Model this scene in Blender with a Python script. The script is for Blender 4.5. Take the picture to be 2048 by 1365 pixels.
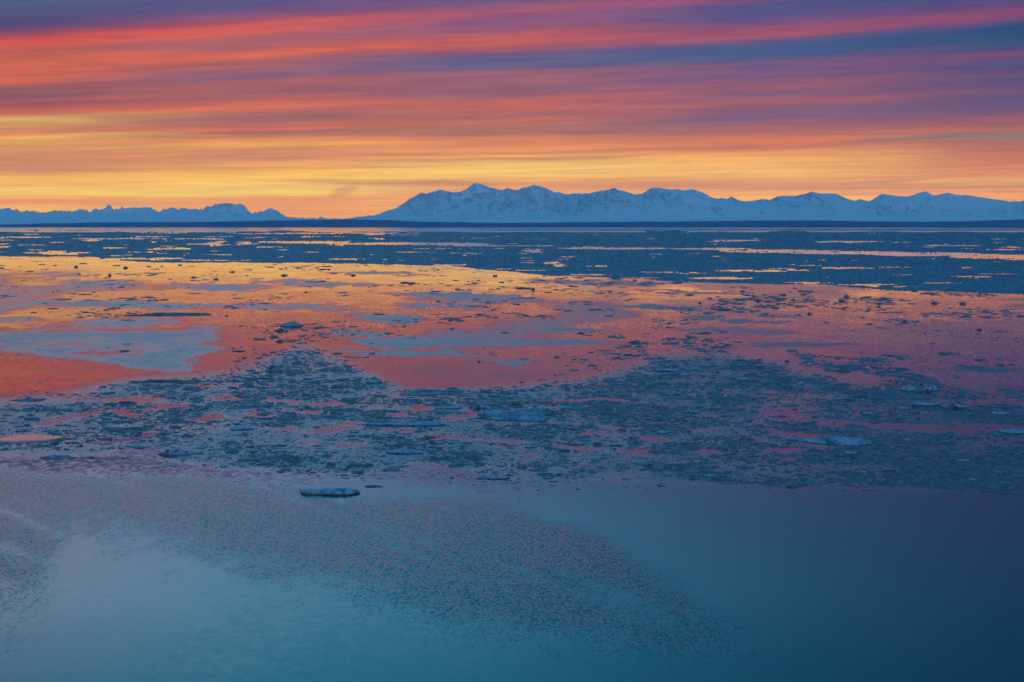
import bpy, math, random
import numpy as np

for o in list(bpy.data.objects):
    bpy.data.objects.remove(o, do_unlink=True)
scene = bpy.context.scene
COL = scene.collection

# ------------------------------------------------------------------ camera
F = 4107.0                 # focal length in pixels of the 2048 px wide photograph
CAMH = 25.0                # the photographer stands on a bluff
EYE = 451.0                # row of the eye level
PITCH = math.atan((682.5 - EYE) / F)
cam_d = bpy.data.cameras.new('camera')
cam_d.sensor_width = 36.0
cam_d.lens = 36.0 * F / 2048.0
cam_d.clip_start = 0.5
cam_d.clip_end = 400000.0
cam = bpy.data.objects.new('camera', cam_d)
COL.objects.link(cam)
cam.location = (0, 0, CAMH)
cam.rotation_euler = (math.pi / 2 - PITCH, 0, 0)
scene.camera = cam


def px_dir(x, y):
    dx, up = (np.asarray(x, float) - 1024.0) / F, (682.5 - np.asarray(y, float)) / F
    cp, sp = math.cos(PITCH), math.sin(PITCH)
    return dx, cp + up * sp, -sp + up * cp


def ground(x, y):
    """point of the water that the photograph shows at pixel x, y"""
    dx, dy, dz = px_dir(x, y)
    k = -CAMH / dz
    return dx * k, dy * k


def to_px(X, Y, Z=0.0):
    cp, sp = math.cos(PITCH), math.sin(PITCH)
    z = Z - CAMH
    fw = Y * cp - z * sp
    up = Y * sp + z * cp
    return 1024 + F * X / fw, 682.5 - F * up / fw


# ------------------------------------------------------------------ render settings
scene.view_settings.view_transform = 'Standard'
scene.view_settings.look = 'None'
scene.view_settings.exposure = 0.0
scene.view_settings.gamma = 1.0
scene.view_settings.use_curve_mapping = False
scene.render.engine = 'CYCLES'
scene.cycles.use_denoising = True
scene.cycles.max_bounces = 6
scene.cycles.diffuse_bounces = 2
scene.cycles.glossy_bounces = 3
scene.cycles.volume_bounces = 0
scene.cycles.use_adaptive_sampling = True
scene.cycles.adaptive_threshold = 0.02
scene.cycles.adaptive_min_samples = 32


# ------------------------------------------------------------------ node helper
class NT:
    def __init__(self, tree):
        self.t = tree

    def n(self, kind, **kw):
        nd = self.t.nodes.new(kind)
        for k, v in kw.items():
            setattr(nd, k, v)
        return nd

    def put(self, sock, v):
        if isinstance(v, bpy.types.NodeSocket):
            self.t.links.new(v, sock)
        elif v is not None:
            sock.default_value = v

    def m(self, op, a, b=None, c=None, clamp=False):
        nd = self.n('ShaderNodeMath', operation=op, use_clamp=clamp)
        self.put(nd.inputs[0], a)
        self.put(nd.inputs[1], b)
        self.put(nd.inputs[2], c)
        return nd.outputs[0]

    def vm(self, op, a, b=None, s=None):
        nd = self.n('ShaderNodeVectorMath', operation=op)
        self.put(nd.inputs[0], a)
        self.put(nd.inputs[1], b)
        if s is not None:
            self.put(nd.inputs['Scale'], s)
        return nd.outputs[0]

    def ss(self, v, a, b, lo=0.0, hi=1.0, kind='SMOOTHSTEP'):
        nd = self.n('ShaderNodeMapRange', interpolation_type=kind)
        self.put(nd.inputs['Value'], v)
        for nm, x in (('From Min', a), ('From Max', b), ('To Min', lo), ('To Max', hi)):
            self.put(nd.inputs[nm], x)
        return nd.outputs[0]

    def mix(self, f, a, b, mode='MIX'):
        nd = self.n('ShaderNodeMix', data_type='RGBA', blend_type=mode)
        self.put(nd.inputs[0], f)
        self.put(nd.inputs[6], a)
        self.put(nd.inputs[7], b)
        return nd.outputs[2]

    def xyz(self, x, y, z=0.0):
        nd = self.n('ShaderNodeCombineXYZ')
        for i, v in enumerate((x, y, z)):
            self.put(nd.inputs[i], v)
        return nd.outputs[0]

    def noise(self, vec, scale=1.0, detail=3.0, rough=0.5, dist=0.0, col=False):
        nd = self.n('ShaderNodeTexNoise')
        self.put(nd.inputs['Vector'], vec)
        for k, v in (('Scale', scale), ('Detail', detail), ('Roughness', rough), ('Distortion', dist)):
            self.put(nd.inputs[k], v)
        return nd.outputs['Color' if col else 'Fac']

    def ramp(self, fac, stops):
        nd = self.n('ShaderNodeValToRGB')
        el = nd.color_ramp.elements
        while len(el) < len(stops):
            el.new(0.5)
        for e, (p, c) in zip(el, stops):
            e.position = p
            e.color = c
        self.put(nd.inputs[0], fac)
        return nd.outputs[0]


def lin(c):
    return tuple(((v / 255.0) / 12.92 if v <= 10 else ((v / 255.0 + 0.055) / 1.055) ** 2.4) for v in c[:3]) + (1.0,)


# ------------------------------------------------------------------ the dusk sky
# colour of the streaky cloud deck, read upwards from the horizon at five bearings
SKY = {
    0: [(0, 82, 96, 140), (19, 84, 84, 130), (35, 84, 76, 122), (52, 96, 76, 124), (61, 128, 76, 112), (69, 162, 76, 92),
        (76, 204, 80, 74), (87, 216, 88, 76), (103, 190, 94, 84), (129, 212, 104, 80), (147, 200, 100, 82), (161, 216, 106, 78),
        (174, 160, 90, 92), (184, 156, 90, 96), (195, 134, 88, 104), (203, 182, 88, 82), (209, 158, 84, 92), (222, 190, 96, 84),
        (232, 206, 114, 90), (238, 222, 170, 100), (250, 206, 146, 96), (270, 214, 130, 90), (276, 232, 180, 96),
        (287, 222, 156, 92), (322, 206, 130, 100), (333, 216, 146, 94), (341, 196, 122, 108), (351, 250, 176, 84),
        (390, 255, 204, 90), (399, 248, 172, 84), (406, 236, 146, 100), (415, 255, 184, 84)],
    512: [(0, 98, 92, 138), (13, 104, 88, 134), (29, 134, 84, 126), (40, 160, 84, 104), (53, 210, 92, 90), (68, 206, 98, 94),
          (77, 178, 100, 104), (93, 176, 98, 104), (106, 212, 102, 88), (113, 222, 106, 84), (122, 178, 100, 100),
          (135, 162, 96, 112), (155, 140, 96, 124), (161, 168, 96, 106), (180, 172, 98, 102), (190, 158, 96, 108),
          (200, 190, 102, 96), (219, 222, 114, 88), (225, 190, 106, 98), (238, 156, 104, 106), (258, 190, 104, 96),
          (265, 216, 110, 84), (269, 160, 100, 106), (283, 226, 142, 88), (293, 242, 168, 92), (301, 214, 140, 100),
          (322, 210, 132, 102), (332, 248, 178, 92), (338, 226, 150, 96), (349, 255, 192, 92), (386, 255, 208, 108),
          (395, 240, 156, 96)],
    1024: [(0, 110, 88, 136), (10, 140, 88, 124), (26, 170, 92, 116), (42, 140, 88, 130), (64, 156, 92, 120), (77, 188, 94, 100),
           (87, 198, 98, 94), (98, 168, 90, 108), (106, 120, 90, 132), (122, 98, 96, 142), (135, 112, 94, 138),
           (142, 152, 96, 120), (187, 154, 98, 118), (200, 188, 102, 100), (219, 194, 104, 98), (233, 170, 102, 104),
           (240, 198, 110, 96), (251, 180, 112, 100), (262, 166, 106, 106), (270, 204, 120, 98), (287, 224, 138, 96),
           (296, 250, 160, 92), (301, 200, 140, 108), (307, 220, 150, 100), (312, 254, 172, 92), (319, 216, 146, 104),
           (328, 246, 192, 112), (341, 254, 204, 122), (357, 254, 192, 110), (364, 246, 174, 104), (373, 228, 146, 112),
           (400, 252, 172, 98)],
    1536: [(0, 140, 82, 130), (13, 86, 84, 136), (32, 90, 82, 134), (48, 128, 80, 128), (61, 166, 86, 112), (72, 160, 88, 118),
           (79, 96, 88, 136), (97, 72, 94, 142), (113, 84, 92, 140), (122, 120, 88, 132), (148, 122, 88, 132),
           (161, 146, 90, 122), (177, 150, 92, 118), (193, 142, 92, 124), (212, 166, 98, 108), (225, 136, 92, 128),
           (238, 130, 92, 130), (258, 166, 100, 112), (274, 196, 114, 98), (288, 216, 122, 90), (299, 206, 120, 98),
           (312, 240, 168, 100), (335, 252, 186, 112), (348, 246, 182, 112), (354, 230, 162, 112), (373, 222, 146, 112),
           (380, 246, 164, 100), (398, 255, 180, 100)],
    2048: [(0, 74, 76, 128), (19, 104, 74, 124), (35, 148, 76, 116), (48, 104, 74, 124), (58, 54, 78, 128), (80, 48, 78, 124),
           (97, 66, 78, 128), (113, 124, 74, 114), (121, 104, 78, 124), (129, 78, 80, 128), (142, 108, 80, 122),
           (161, 96, 80, 126), (184, 116, 82, 124), (200, 98, 82, 130), (219, 120, 84, 124), (235, 150, 90, 112),
           (254, 168, 102, 104), (261, 180, 108, 98), (267, 134, 108, 124), (275, 146, 112, 120), (282, 176, 108, 104),
           (306, 198, 116, 98), (335, 220, 130, 98), (349, 234, 150, 96), (356, 244, 174, 104), (369, 222, 138, 100),
           (377, 240, 156, 98), (383, 228, 144, 108), (391, 252, 164, 92), (402, 246, 160, 100)],
}
WV = 1.6            # the streaks converge far to the left, towards bearing -1.6 rad
S0, S1 = -0.004, 0.135

world = bpy.data.worlds.new('World')
scene.world = world
world.use_nodes = True
world.node_tree.nodes.clear()
W = NT(world.node_tree)
tc = W.n('ShaderNodeTexCoord')
sep = W.n('ShaderNodeSeparateXYZ')
W.put(sep.inputs[0], tc.outputs['Generated'])
az = W.m('ARCTAN2', sep.outputs[0], sep.outputs[1])
el = W.m('ARCSINE', sep.outputs[2])
azc = W.m('MINIMUM', W.m('MAXIMUM', az, -0.7), 1.2)
s = W.m('DIVIDE', W.m('MULTIPLY', el, WV), W.m('ADD', azc, WV))
# fine fibres of the deck: thinner towards the horizon
ls = W.m('LOGARITHM', W.m('ADD', W.m('MAXIMUM', s, 0.0), 0.03), 2.71828)
fib = W.noise(W.xyz(W.m('MULTIPLY', azc, 9.0), W.m('MULTIPLY', ls, 16.0), 0.3), 1.0, 4.0, 0.55, 0.35)
fib2 = W.noise(W.xyz(W.m('MULTIPLY', azc, 16.0), W.m('MULTIPLY', ls, 42.0), 4.3), 1.0, 3.0, 0.6, 0.2)
broad = W.noise(W.xyz(W.m('MULTIPLY', azc, 5.0), W.m('MULTIPLY', ls, 5.0), 9.1), 1.0, 2.0, 0.5, 0.6)
sw = W.m('ADD', s, W.m('MULTIPLY', W.m('SUBTRACT', fib, 0.5), 0.0042))
bend = W.noise(W.xyz(W.m('MULTIPLY', azc, 7.0), W.m('MULTIPLY', ls, 2.2), 2.7), 1.0, 2.0, 0.5)
sw = W.m('ADD', sw, W.m('MULTIPLY', W.m('SUBTRACT', broad, 0.5), 0.0045))
sw = W.m('ADD', sw, W.m('MULTIPLY', W.m('SUBTRACT', bend, 0.5), 0.0050))
# fine hairs of cirrus lying across the main streaks
hair = W.noise(W.xyz(W.m('ADD', W.m('MULTIPLY', azc, 22.0), W.m('MULTIPLY', s, 60.0)), W.m('ADD', W.m('MULTIPLY', ls, 30.0), W.m('MULTIPLY', azc, 6.0)), 7.7), 1.0, 4.0, 0.62, 0.8)
t = W.ss(sw, S0, S1, kind='LINEAR')
colr, prev_a = None, None
for xc in sorted(SKY):
    stops = []
    for (y, r, g, b) in SKY[xc]:
        d = px_dir(min(max(xc, 30), 2018), y)
        L = math.sqrt(d[0] ** 2 + d[1] ** 2 + d[2] ** 2)
        a_ = math.atan2(d[0], d[1])
        e_ = math.asin(d[2] / L)
        s_ = e_ * WV / (WV + a_)
        stops.append(((s_ - S0) / (S1 - S0), lin((r, g, b))))
    stops.sort()
    a_ = math.atan2((xc - 1024) / F, 1.0)
    rc = W.ramp(t, stops)
    if colr is None:
        colr = rc
    else:
        colr = W.mix(W.ss(az, prev_a, a_), colr, rc)
    prev_a = a_
deck = W.mix(W.ss(fib2, 0.30, 0.72, 0.0, 1.0), W.mix(1.0, colr, (0.89, 0.91, 0.97, 1), 'MULTIPLY'),
             W.mix(1.0, colr, (1.09, 1.07, 1.0, 1), 'MULTIPLY'))
deck = W.mix(W.ss(hair, 0.35, 0.70, 0.0, 1.0), W.mix(1.0, deck, (0.91, 0.92, 0.98, 1), 'MULTIPLY'),
             W.mix(1.0, deck, (1.10, 1.08, 1.0, 1), 'MULTIPLY'))
# single low cloud wisps
for (wx_, wy_, rx_, ry_, tilt_, wc_, ws_) in [
        (800, 366, 200, 6.5, 0.012, (196, 122, 104), 0.75), (688, 383, 30, 11, -0.35, (214, 136, 98), 0.65), (560, 399, 150, 9, 0.01, (238, 148, 100), 0.75),
        (1290, 372, 220, 10, 0.0, (216, 140, 112), 0.6), (1660, 369, 170, 5, -0.05, (220, 138, 104), 0.65), (1800, 362, 110, 2.5, -0.06, (214, 132, 104), 0.6),
        (60, 404, 190, 7, 0.0, (238, 148, 98), 0.6), (1880, 274, 200, 5, -0.06, (136, 108, 118), 0.7), (640, 362, 60, 2.0, 0.0, (222, 140, 92), 0.6),
        (60, 241, 130, 5, 0.0, (226, 176, 104), 0.6), (300, 270, 170, 2.2, 0.0, (236, 150, 88), 0.6), (1560, 190, 160, 4, -0.02, (118, 86, 126), 0.55),
        (1500, 226, 150, 5, -0.03, (124, 90, 128), 0.5), (380, 150, 130, 4, -0.09, (140, 94, 122), 0.55), (900, 255, 220, 3, 0.0, (160, 104, 108), 0.45),
        (620, 190, 150, 3, -0.06, (140, 94, 116), 0.45)]:
    a0 = math.atan((wx_ - 1024) / F)
    e0 = (EYE - wy_) / F * math.cos(a0)
    da = W.m('SUBTRACT', az, a0)
    de = W.m('SUBTRACT', W.m('ADD', el, W.m('MULTIPLY', W.m('SUBTRACT', hair, 0.5), 0.0026 if ry_ > 4 else 0.0008)), e0)
    de = W.m('ADD', de, W.m('MULTIPLY', da, tilt_))
    q_ = W.m('ADD', W.m('POWER', W.m('ABSOLUTE', W.m('MULTIPLY', da, F / rx_)), 2.0), W.m('POWER', W.m('ABSOLUTE', W.m('MULTIPLY', de, F / ry_)), 2.0))
    k_ = W.m('MULTIPLY', W.ss(q_, 1.6, 0.1), W.m('MULTIPLY', W.ss(fib2, 0.25, 0.6), ws_))
    deck = W.mix(k_, deck, lin(wc_))
# unseen sky away from the sunset, brightened low down to light the mountains
dull = W.ramp(W.ss(el, 0.0, 0.5, kind='LINEAR'), [(0.0, (1.10, 1.0, 1.18, 1)), (0.15, (0.82, 0.94, 1.22, 1)), (0.5, (0.18, 0.45, 0.84, 1)), (1.0, (0.035, 0.23, 0.52, 1))])
absaz = W.m('ABSOLUTE', W.m('ADD', az, 0.15))
deck = W.mix(W.ss(absaz, 0.42, 1.5), deck, dull)
# clear twilight sky above the deck, paler above the place where the sun went down
dsun = W.m('COSINE', W.m('ADD', az, 0.15))
glow = W.m('POWER', W.m('ADD', W.m('MULTIPLY', dsun, 0.5), 0.5), 60.0)
upper_sun = W.ramp(W.ss(el, 0.10, 1.4, kind='LINEAR'), [(0.0, (0.15, 0.20, 0.44, 1)), (0.06, (0.12, 0.57, 0.92, 1)), (0.09, (0.06, 0.52, 0.85, 1)), (0.13, (0.04, 0.46, 0.80, 1)), (0.35, (0.03, 0.26, 0.52, 1)), (1.0, (0.025, 0.20, 0.45, 1))])
upper_far = W.ramp(W.ss(el, 0.10, 1.4, kind='LINEAR'), [(0.0, (0.040, 0.042, 0.16, 1)), (0.08, (0.010, 0.068, 0.20, 1)), (0.25, (0.010, 0.13, 0.33, 1)), (1.0, (0.025, 0.20, 0.45, 1))])
upper = W.mix(glow, upper_far, upper_sun)
# the palest, warmest part of the twilight stands over the sun itself
pale = W.m('POWER', W.m('ADD', W.m('MULTIPLY', W.m('COSINE', W.m('ADD', az, 0.32)), 0.5), 0.5), 120.0)
upper = W.mix(W.m('MULTIPLY', pale, W.ss(el, 0.27, 0.16)), upper, (0.38, 0.10, 0.03, 1), 'ADD')
back = W.ss(absaz, 0.7, 2.0)
upper = W.mix(back, upper, dull)
topf = W.ss(W.m('ADD', el, W.m('MULTIPLY', W.m('SUBTRACT', broad, 0.5), 0.006)), 0.1125, 0.131)
skyc = W.mix(topf, deck, upper)
# low sky brightened and yellowed to make up for the haze before it
skyc = W.mix(1.0, skyc, W.ramp(W.ss(el, 0.0, 0.14, kind='LINEAR'), [(0.0, (1.52, 1.48, 0.80, 1)), (0.10, (1.52, 1.48, 0.75, 1)), (0.21, (1.33, 1.28, 0.82, 1)), (0.43, (1.12, 1.08, 0.90, 1)), (0.8, (1.02, 1.0, 0.97, 1))]), 'MULTIPLY')
bg = W.n('ShaderNodeBackground')
W.put(bg.inputs[0], skyc)
bg.inputs[1].default_value = 1.0
out = W.n('ShaderNodeOutputWorld')
W.t.links.new(bg.outputs[0], out.inputs['Surface'])
world.cycles.sampling_method = 'MANUAL'
world.cycles.sample_map_resolution = 1024


# ------------------------------------------------------------------ numpy noise
def _h(ix, iy, seed):
    h = (ix.astype(np.int64) * 374761393 + iy.astype(np.int64) * 668265263 + seed * 1442695041) & 0xFFFFFFFF
    h = ((h ^ (h >> 13)) * 1274126177) & 0xFFFFFFFF
    h = ((h ^ (h >> 16)) * 2246822519) & 0xFFFFFFFF
    return ((h ^ (h >> 15)) & 0xFFFFFF) / float(0xFFFFFF)


def vnoise(x, y, seed=0):
    x, y = np.asarray(x, float), np.asarray(y, float)
    ix, iy = np.floor(x), np.floor(y)
    fx, fy = x - ix, y - iy
    ix, iy = ix.astype(np.int64), iy.astype(np.int64)
    fx, fy = fx * fx * (3 - 2 * fx), fy * fy * (3 - 2 * fy)
    a, b = _h(ix, iy, seed), _h(ix + 1, iy, seed)
    c, d = _h(ix, iy + 1, seed), _h(ix + 1, iy + 1, seed)
    return (a * (1 - fx) + b * fx) * (1 - fy) + (c * (1 - fx) + d * fx) * fy


def fbm(x, y, seed=0, oct=4, gain=0.5, ridged=False):
    tot, amp, nrm = 0.0, 1.0, 0.0
    for i in range(oct):
        v = vnoise(x * 2 ** i + 17.3 * i, y * 2 ** i - 9.1 * i, seed + i)
        if ridged:
            v = 1 - np.abs(2 * v - 1)
            v = v * v
        tot = tot + v * amp
        nrm += amp
        amp *= gain
    return tot / nrm


def sstep(v, a, b):
    q = np.clip((v - a) / (b - a), 0, 1)
    return q * q * (3 - 2 * q)


def inside(px, py, poly):
    r = np.zeros(px.shape, bool)
    n = len(poly)
    for i in range(n):
        x0, y0 = poly[i]
        x1, y1 = poly[(i + 1) % n]
        if y0 == y1:
            continue
        c = ((y0 > py) != (y1 > py)) & (px < (x1 - x0) * (py - y0) / (y1 - y0) + x0)
        r ^= c
    return r


def interp(pts, x):
    p = np.array(pts, float)
    return np.interp(x, p[:, 0], p[:, 1])


# ------------------------------------------------------------------ mesh helpers
def mesh_np(name, V, quads=None, tris=None, mat=None, smooth=False, attrs=None):
    me = bpy.data.meshes.new(name)
    V = np.asarray(V, np.float32)
    lo, st, n = [], [], 0
    if quads is not None and len(quads):
        q = np.asarray(quads, np.int32)
        lo.append(q.ravel())
        st.append(np.arange(len(q)) * 4)
        n = q.size
    if tris is not None and len(tris):
        q = np.asarray(tris, np.int32)
        lo.append(q.ravel())
        st.append(n + np.arange(len(q)) * 3)
    lo, st = np.concatenate(lo), np.concatenate(st)
    me.vertices.add(len(V))
    me.vertices.foreach_set('co', V.ravel())
    me.loops.add(len(lo))
    me.loops.foreach_set('vertex_index', lo.astype(np.int32))
    me.polygons.add(len(st))
    me.polygons.foreach_set('loop_start', st.astype(np.int32))
    me.polygons.foreach_set('use_smooth', np.full(len(st), smooth))
    for k, v in (attrs or {}).items():
        a = me.attributes.new(k, 'FLOAT', 'POINT')
        a.data.foreach_set('value', np.asarray(v, np.float32).ravel())
    me.update(calc_edges=True)
    if mat:
        me.materials.append(mat)
    return me


def link(name, data, parent=None, **props):
    o = bpy.data.objects.new(name, data)
    COL.objects.link(o)
    o.parent = parent
    for k, v in props.items():
        o[k] = v
    return o


def grid_quads(nr, nc):
    i = np.arange((nr - 1) * nc).reshape(nr - 1, nc)[:, :-1].ravel()
    return np.stack([i, i + 1, i + nc + 1, i + nc], 1)


def material(name):
    m = bpy.data.materials.new(name)
    m.use_nodes = True
    m.node_tree.nodes.clear()
    N = NT(m.node_tree)
    o = N.n('ShaderNodeOutputMaterial')
    p = N.n('ShaderNodeBsdfPrincipled')
    N.t.links.new(p.outputs[0], o.inputs[0])
    g = N.n('ShaderNodeNewGeometry')
    return m, N, p, g.outputs['Position'], g


# ------------------------------------------------------------------ materials
def mat_water():
    m, N, p, P, g = material('water')
    at = N.n('ShaderNodeAttribute', attribute_name='ripple').outputs['Fac']
    sl = N.n('ShaderNodeAttribute', attribute_name='slush').outputs['Fac']
    sp = N.n('ShaderNodeSeparateXYZ')
    N.put(sp.inputs[0], P)
    ch = N.n('ShaderNodeAttribute', attribute_name='chop').outputs['Fac']
    # long low swell and oily slicks: nearly flat
    w0 = N.noise(N.vm('MULTIPLY', P, (0.10, 0.05, 0)), 1.0, 4.0, 0.55, 0.6, col=True)
    w0 = N.vm('SCALE', N.vm('SUBTRACT', w0, (0.5, 0.5, 0.5)), s=0.014)
    # cat's paws: faint ruffling in streaks that come and go
    slick = N.ss(N.noise(N.vm('MULTIPLY', P, (0.030, 0.016, 0)), 1.0, 5.0, 0.6, 0.8), 0.40, 0.62)
    far = N.ss(sp.outputs[1], 170.0, 420.0)
    w3 = N.noise(N.vm('MULTIPLY', P, (1.6, 0.8, 0)), 1.0, 3.0, 0.6, 0.2, col=True)
    w3 = N.vm('MULTIPLY', N.vm('SUBTRACT', w3, (0.5, 0.545, 0.5)), (0.05, 0.10, 0))
    w3 = N.vm('SCALE', w3, s=N.m('MULTIPLY', N.m('ADD', 0.25, N.m('MULTIPLY', slick, 0.75)), N.m('MULTIPLY', N.m('ADD', 0.34, N.m('MULTIPLY', far, 0.66)), N.ss(sp.outputs[1], 500.0, 1000.0, 1.0, 0.45))))
    w0 = N.vm('ADD', w0, w3)
    # wind ripples inside the ruffled patches
    gust = N.noise(N.vm('MULTIPLY', P, (0.35, 0.10, 0)), 1.0, 4.0, 0.6, 0.8)
    fleck = N.m('ADD', N.m('MULTIPLY', N.noise(N.vm('MULTIPLY', P, (4.6, 1.7, 0)), 1.0, 3.0, 0.75), 0.6), N.m('MULTIPLY', N.noise(N.vm('MULTIPLY', P, (1.3, 0.35, 0)), 1.0, 3.0, 0.6, 0.5), 0.4))
    on = N.ss(N.m('ADD', at, N.m('ADD', N.m('MULTIPLY', N.m('SUBTRACT', fleck, 0.5), 1.3), N.m('MULTIPLY', N.m('SUBTRACT', gust, 0.5), 0.7))), 0.12, 0.95)
    w1 = N.noise(N.vm('MULTIPLY', P, (5.2, 2.3, 0)), 1.0, 3.0, 0.65, 0.4, col=True)
    w1 = N.vm('MULTIPLY', N.vm('SUBTRACT', w1, N.xyz(0.5, N.m('ADD', 0.514, N.m('MULTIPLY', ch, 0.12)), 0.5)), (0.16, 0.78, 0))
    w1 = N.vm('MINIMUM', w1, N.xyz(0.2, N.m('SUBTRACT', N.ss(sp.outputs[1], 225.0, 140.0, 0.014, 0.027), N.m('MULTIPLY', ch, 0.026)), 0.0))
    w1 = N.vm('SCALE', w1, s=on)
    w2 = N.noise(N.vm('MULTIPLY', P, (3.0, 1.5, 0)), 1.0, 3.0, 0.7, 0.3, col=True)
    w2 = N.vm('SCALE', N.vm('MULTIPLY', N.vm('MINIMUM', N.vm('SUBTRACT', w2, (0.5, 0.53, 0.5)), (0.3, 0.05, 0.0)), (0.20, 0.42, 0)), s=sl)
    sm = N.vm('ADD', N.vm('ADD', w0, w1), w2)
    s2 = N.n('ShaderNodeSeparateXYZ')
    N.put(s2.inputs[0], sm)
    nrm = N.vm('NORMALIZE', N.xyz(s2.outputs[0], s2.outputs[1], 1.0))
    N.put(p.inputs['Normal'], nrm)
    crumb = N.ss(N.noise(N.vm('MULTIPLY', P, (2.6, 1.0, 0)), 1.0, 4.0, 0.7, 0.3), 0.50, 0.64)
    c0 = N.mix(sl, (0.002, 0.024, 0.048, 1), (0.07, 0.10, 0.14, 1))
    N.put(p.inputs['Base Color'], c0)
    N.put(p.inputs['Specular IOR Level'], N.m('SUBTRACT', 0.5, N.m('MULTIPLY', N.m('MULTIPLY', crumb, sl), 0.42)))
    N.put(p.inputs['Roughness'], N.m('ADD', N.m('ADD', 0.03, N.m('MULTIPLY', sl, 0.22)), N.m('MULTIPLY', on, 0.13)))
    p.inputs['IOR'].default_value = 1.33
    return m


def mat_ice(name, lo, hi, scale, rough=0.6, bump=0.5, fresh=None, tone=False, stretch=(1, 0.4, 1)):
    m, N, p, P, g = material(name)
    P = N.vm('MULTIPLY', P, stretch)
    a = N.noise(P, scale, 5.0, 0.65, 0.2)
    b = N.noise(P, scale * 0.17, 3.0, 0.5, 0.4)
    f = N.m('ADD', N.m('MULTIPLY', a, 0.65), N.m('MULTIPLY', b, 0.5))
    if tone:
        tn = N.n('ShaderNodeAttribute', attribute_name='tone').outputs['Fac']  # clean and wet ice at random, with crevice shade put into the colour
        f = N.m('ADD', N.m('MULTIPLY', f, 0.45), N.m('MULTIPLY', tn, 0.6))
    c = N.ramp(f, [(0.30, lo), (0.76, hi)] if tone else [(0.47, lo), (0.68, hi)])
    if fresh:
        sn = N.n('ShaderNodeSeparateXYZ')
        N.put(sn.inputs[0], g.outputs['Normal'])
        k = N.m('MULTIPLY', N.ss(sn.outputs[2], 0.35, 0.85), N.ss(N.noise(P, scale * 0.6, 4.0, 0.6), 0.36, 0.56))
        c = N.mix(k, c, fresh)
    N.put(p.inputs['Base Color'], c)
    p.inputs['Roughness'].default_value = rough
    p.inputs['IOR'].default_value = 1.31
    bp = N.n('ShaderNodeBump')
    bp.inputs['Strength'].default_value = bump
    bp.inputs['Distance'].default_value = 0.08
    N.put(bp.inputs['Height'], N.noise(P, scale * 2.3, 4.0, 0.65))
    N.put(p.inputs['Normal'], bp.outputs[0])
    return m


M_WATER = mat_water()
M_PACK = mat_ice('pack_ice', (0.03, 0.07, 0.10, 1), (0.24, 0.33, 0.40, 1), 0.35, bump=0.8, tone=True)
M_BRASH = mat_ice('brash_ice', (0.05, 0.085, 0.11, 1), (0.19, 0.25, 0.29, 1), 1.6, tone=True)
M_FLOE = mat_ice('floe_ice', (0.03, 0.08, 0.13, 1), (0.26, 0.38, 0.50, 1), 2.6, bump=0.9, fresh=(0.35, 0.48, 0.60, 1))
M_RAFT = mat_ice('raft_ice', (0.02, 0.07, 0.11, 1), (0.40, 0.52, 0.62, 1), 2.2, bump=1.0, stretch=(1, 0.22, 1))
M_DARKRAFT = mat_ice('old_raft_ice', (0.02, 0.05, 0.07, 1), (0.24, 0.31, 0.35, 1), 2.0, bump=1.0, stretch=(1, 0.22, 1))
M_DARKICE = mat_ice('dirty_ice', (0.04, 0.07, 0.10, 1), (0.24, 0.32, 0.38, 1), 1.6, bump=0.8)


def mat_mountain():
    m, N, p, P, g = material('snowy_rock')
    sn = N.n('ShaderNodeSeparateXYZ')
    N.put(sn.inputs[0], g.outputs['Normal'])
    n1 = N.noise(N.vm('MULTIPLY', P, (0.0058, 0.0016, 0.0050)), 1.0, 6.0, 0.62, 0.5)
    n2 = N.noise(N.vm('MULTIPLY', P, (0.00022, 0.00022, 0.00022)), 1.0, 3.0, 0.5)
    steep = N.ss(sn.outputs[2], 0.985, 0.88)
    k = N.m('ADD', N.m('ADD', n1, N.m('MULTIPLY', n2, 0.45)), N.m('MULTIPLY', steep, 0.20))
    rock = N.m('MULTIPLY', N.ss(k, 0.84, 0.97), 0.45)
    c = N.mix(rock, (0.90, 0.91, 0.93, 1), (0.14, 0.15, 0.18, 1))
    N.put(p.inputs['Base Color'], c)
    p.inputs['Roughness'].default_value = 0.8
    return m


def mat_lowland():
    m, N, p, P, g = material('snowy_forest')
    n1 = N.noise(N.vm('MULTIPLY', P, (0.004, 0.0012, 0.02)), 1.0, 5.0, 0.65)
    c = N.ramp(n1, [(0.42, (0.012, 0.10, 0.22, 1)), (0.60, (0.03, 0.20, 0.38, 1)), (0.70, (0.30, 0.44, 0.58, 1))])
    N.put(p.inputs['Base Color'], c)
    p.inputs['Roughness'].default_value = 0.9
    return m


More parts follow.
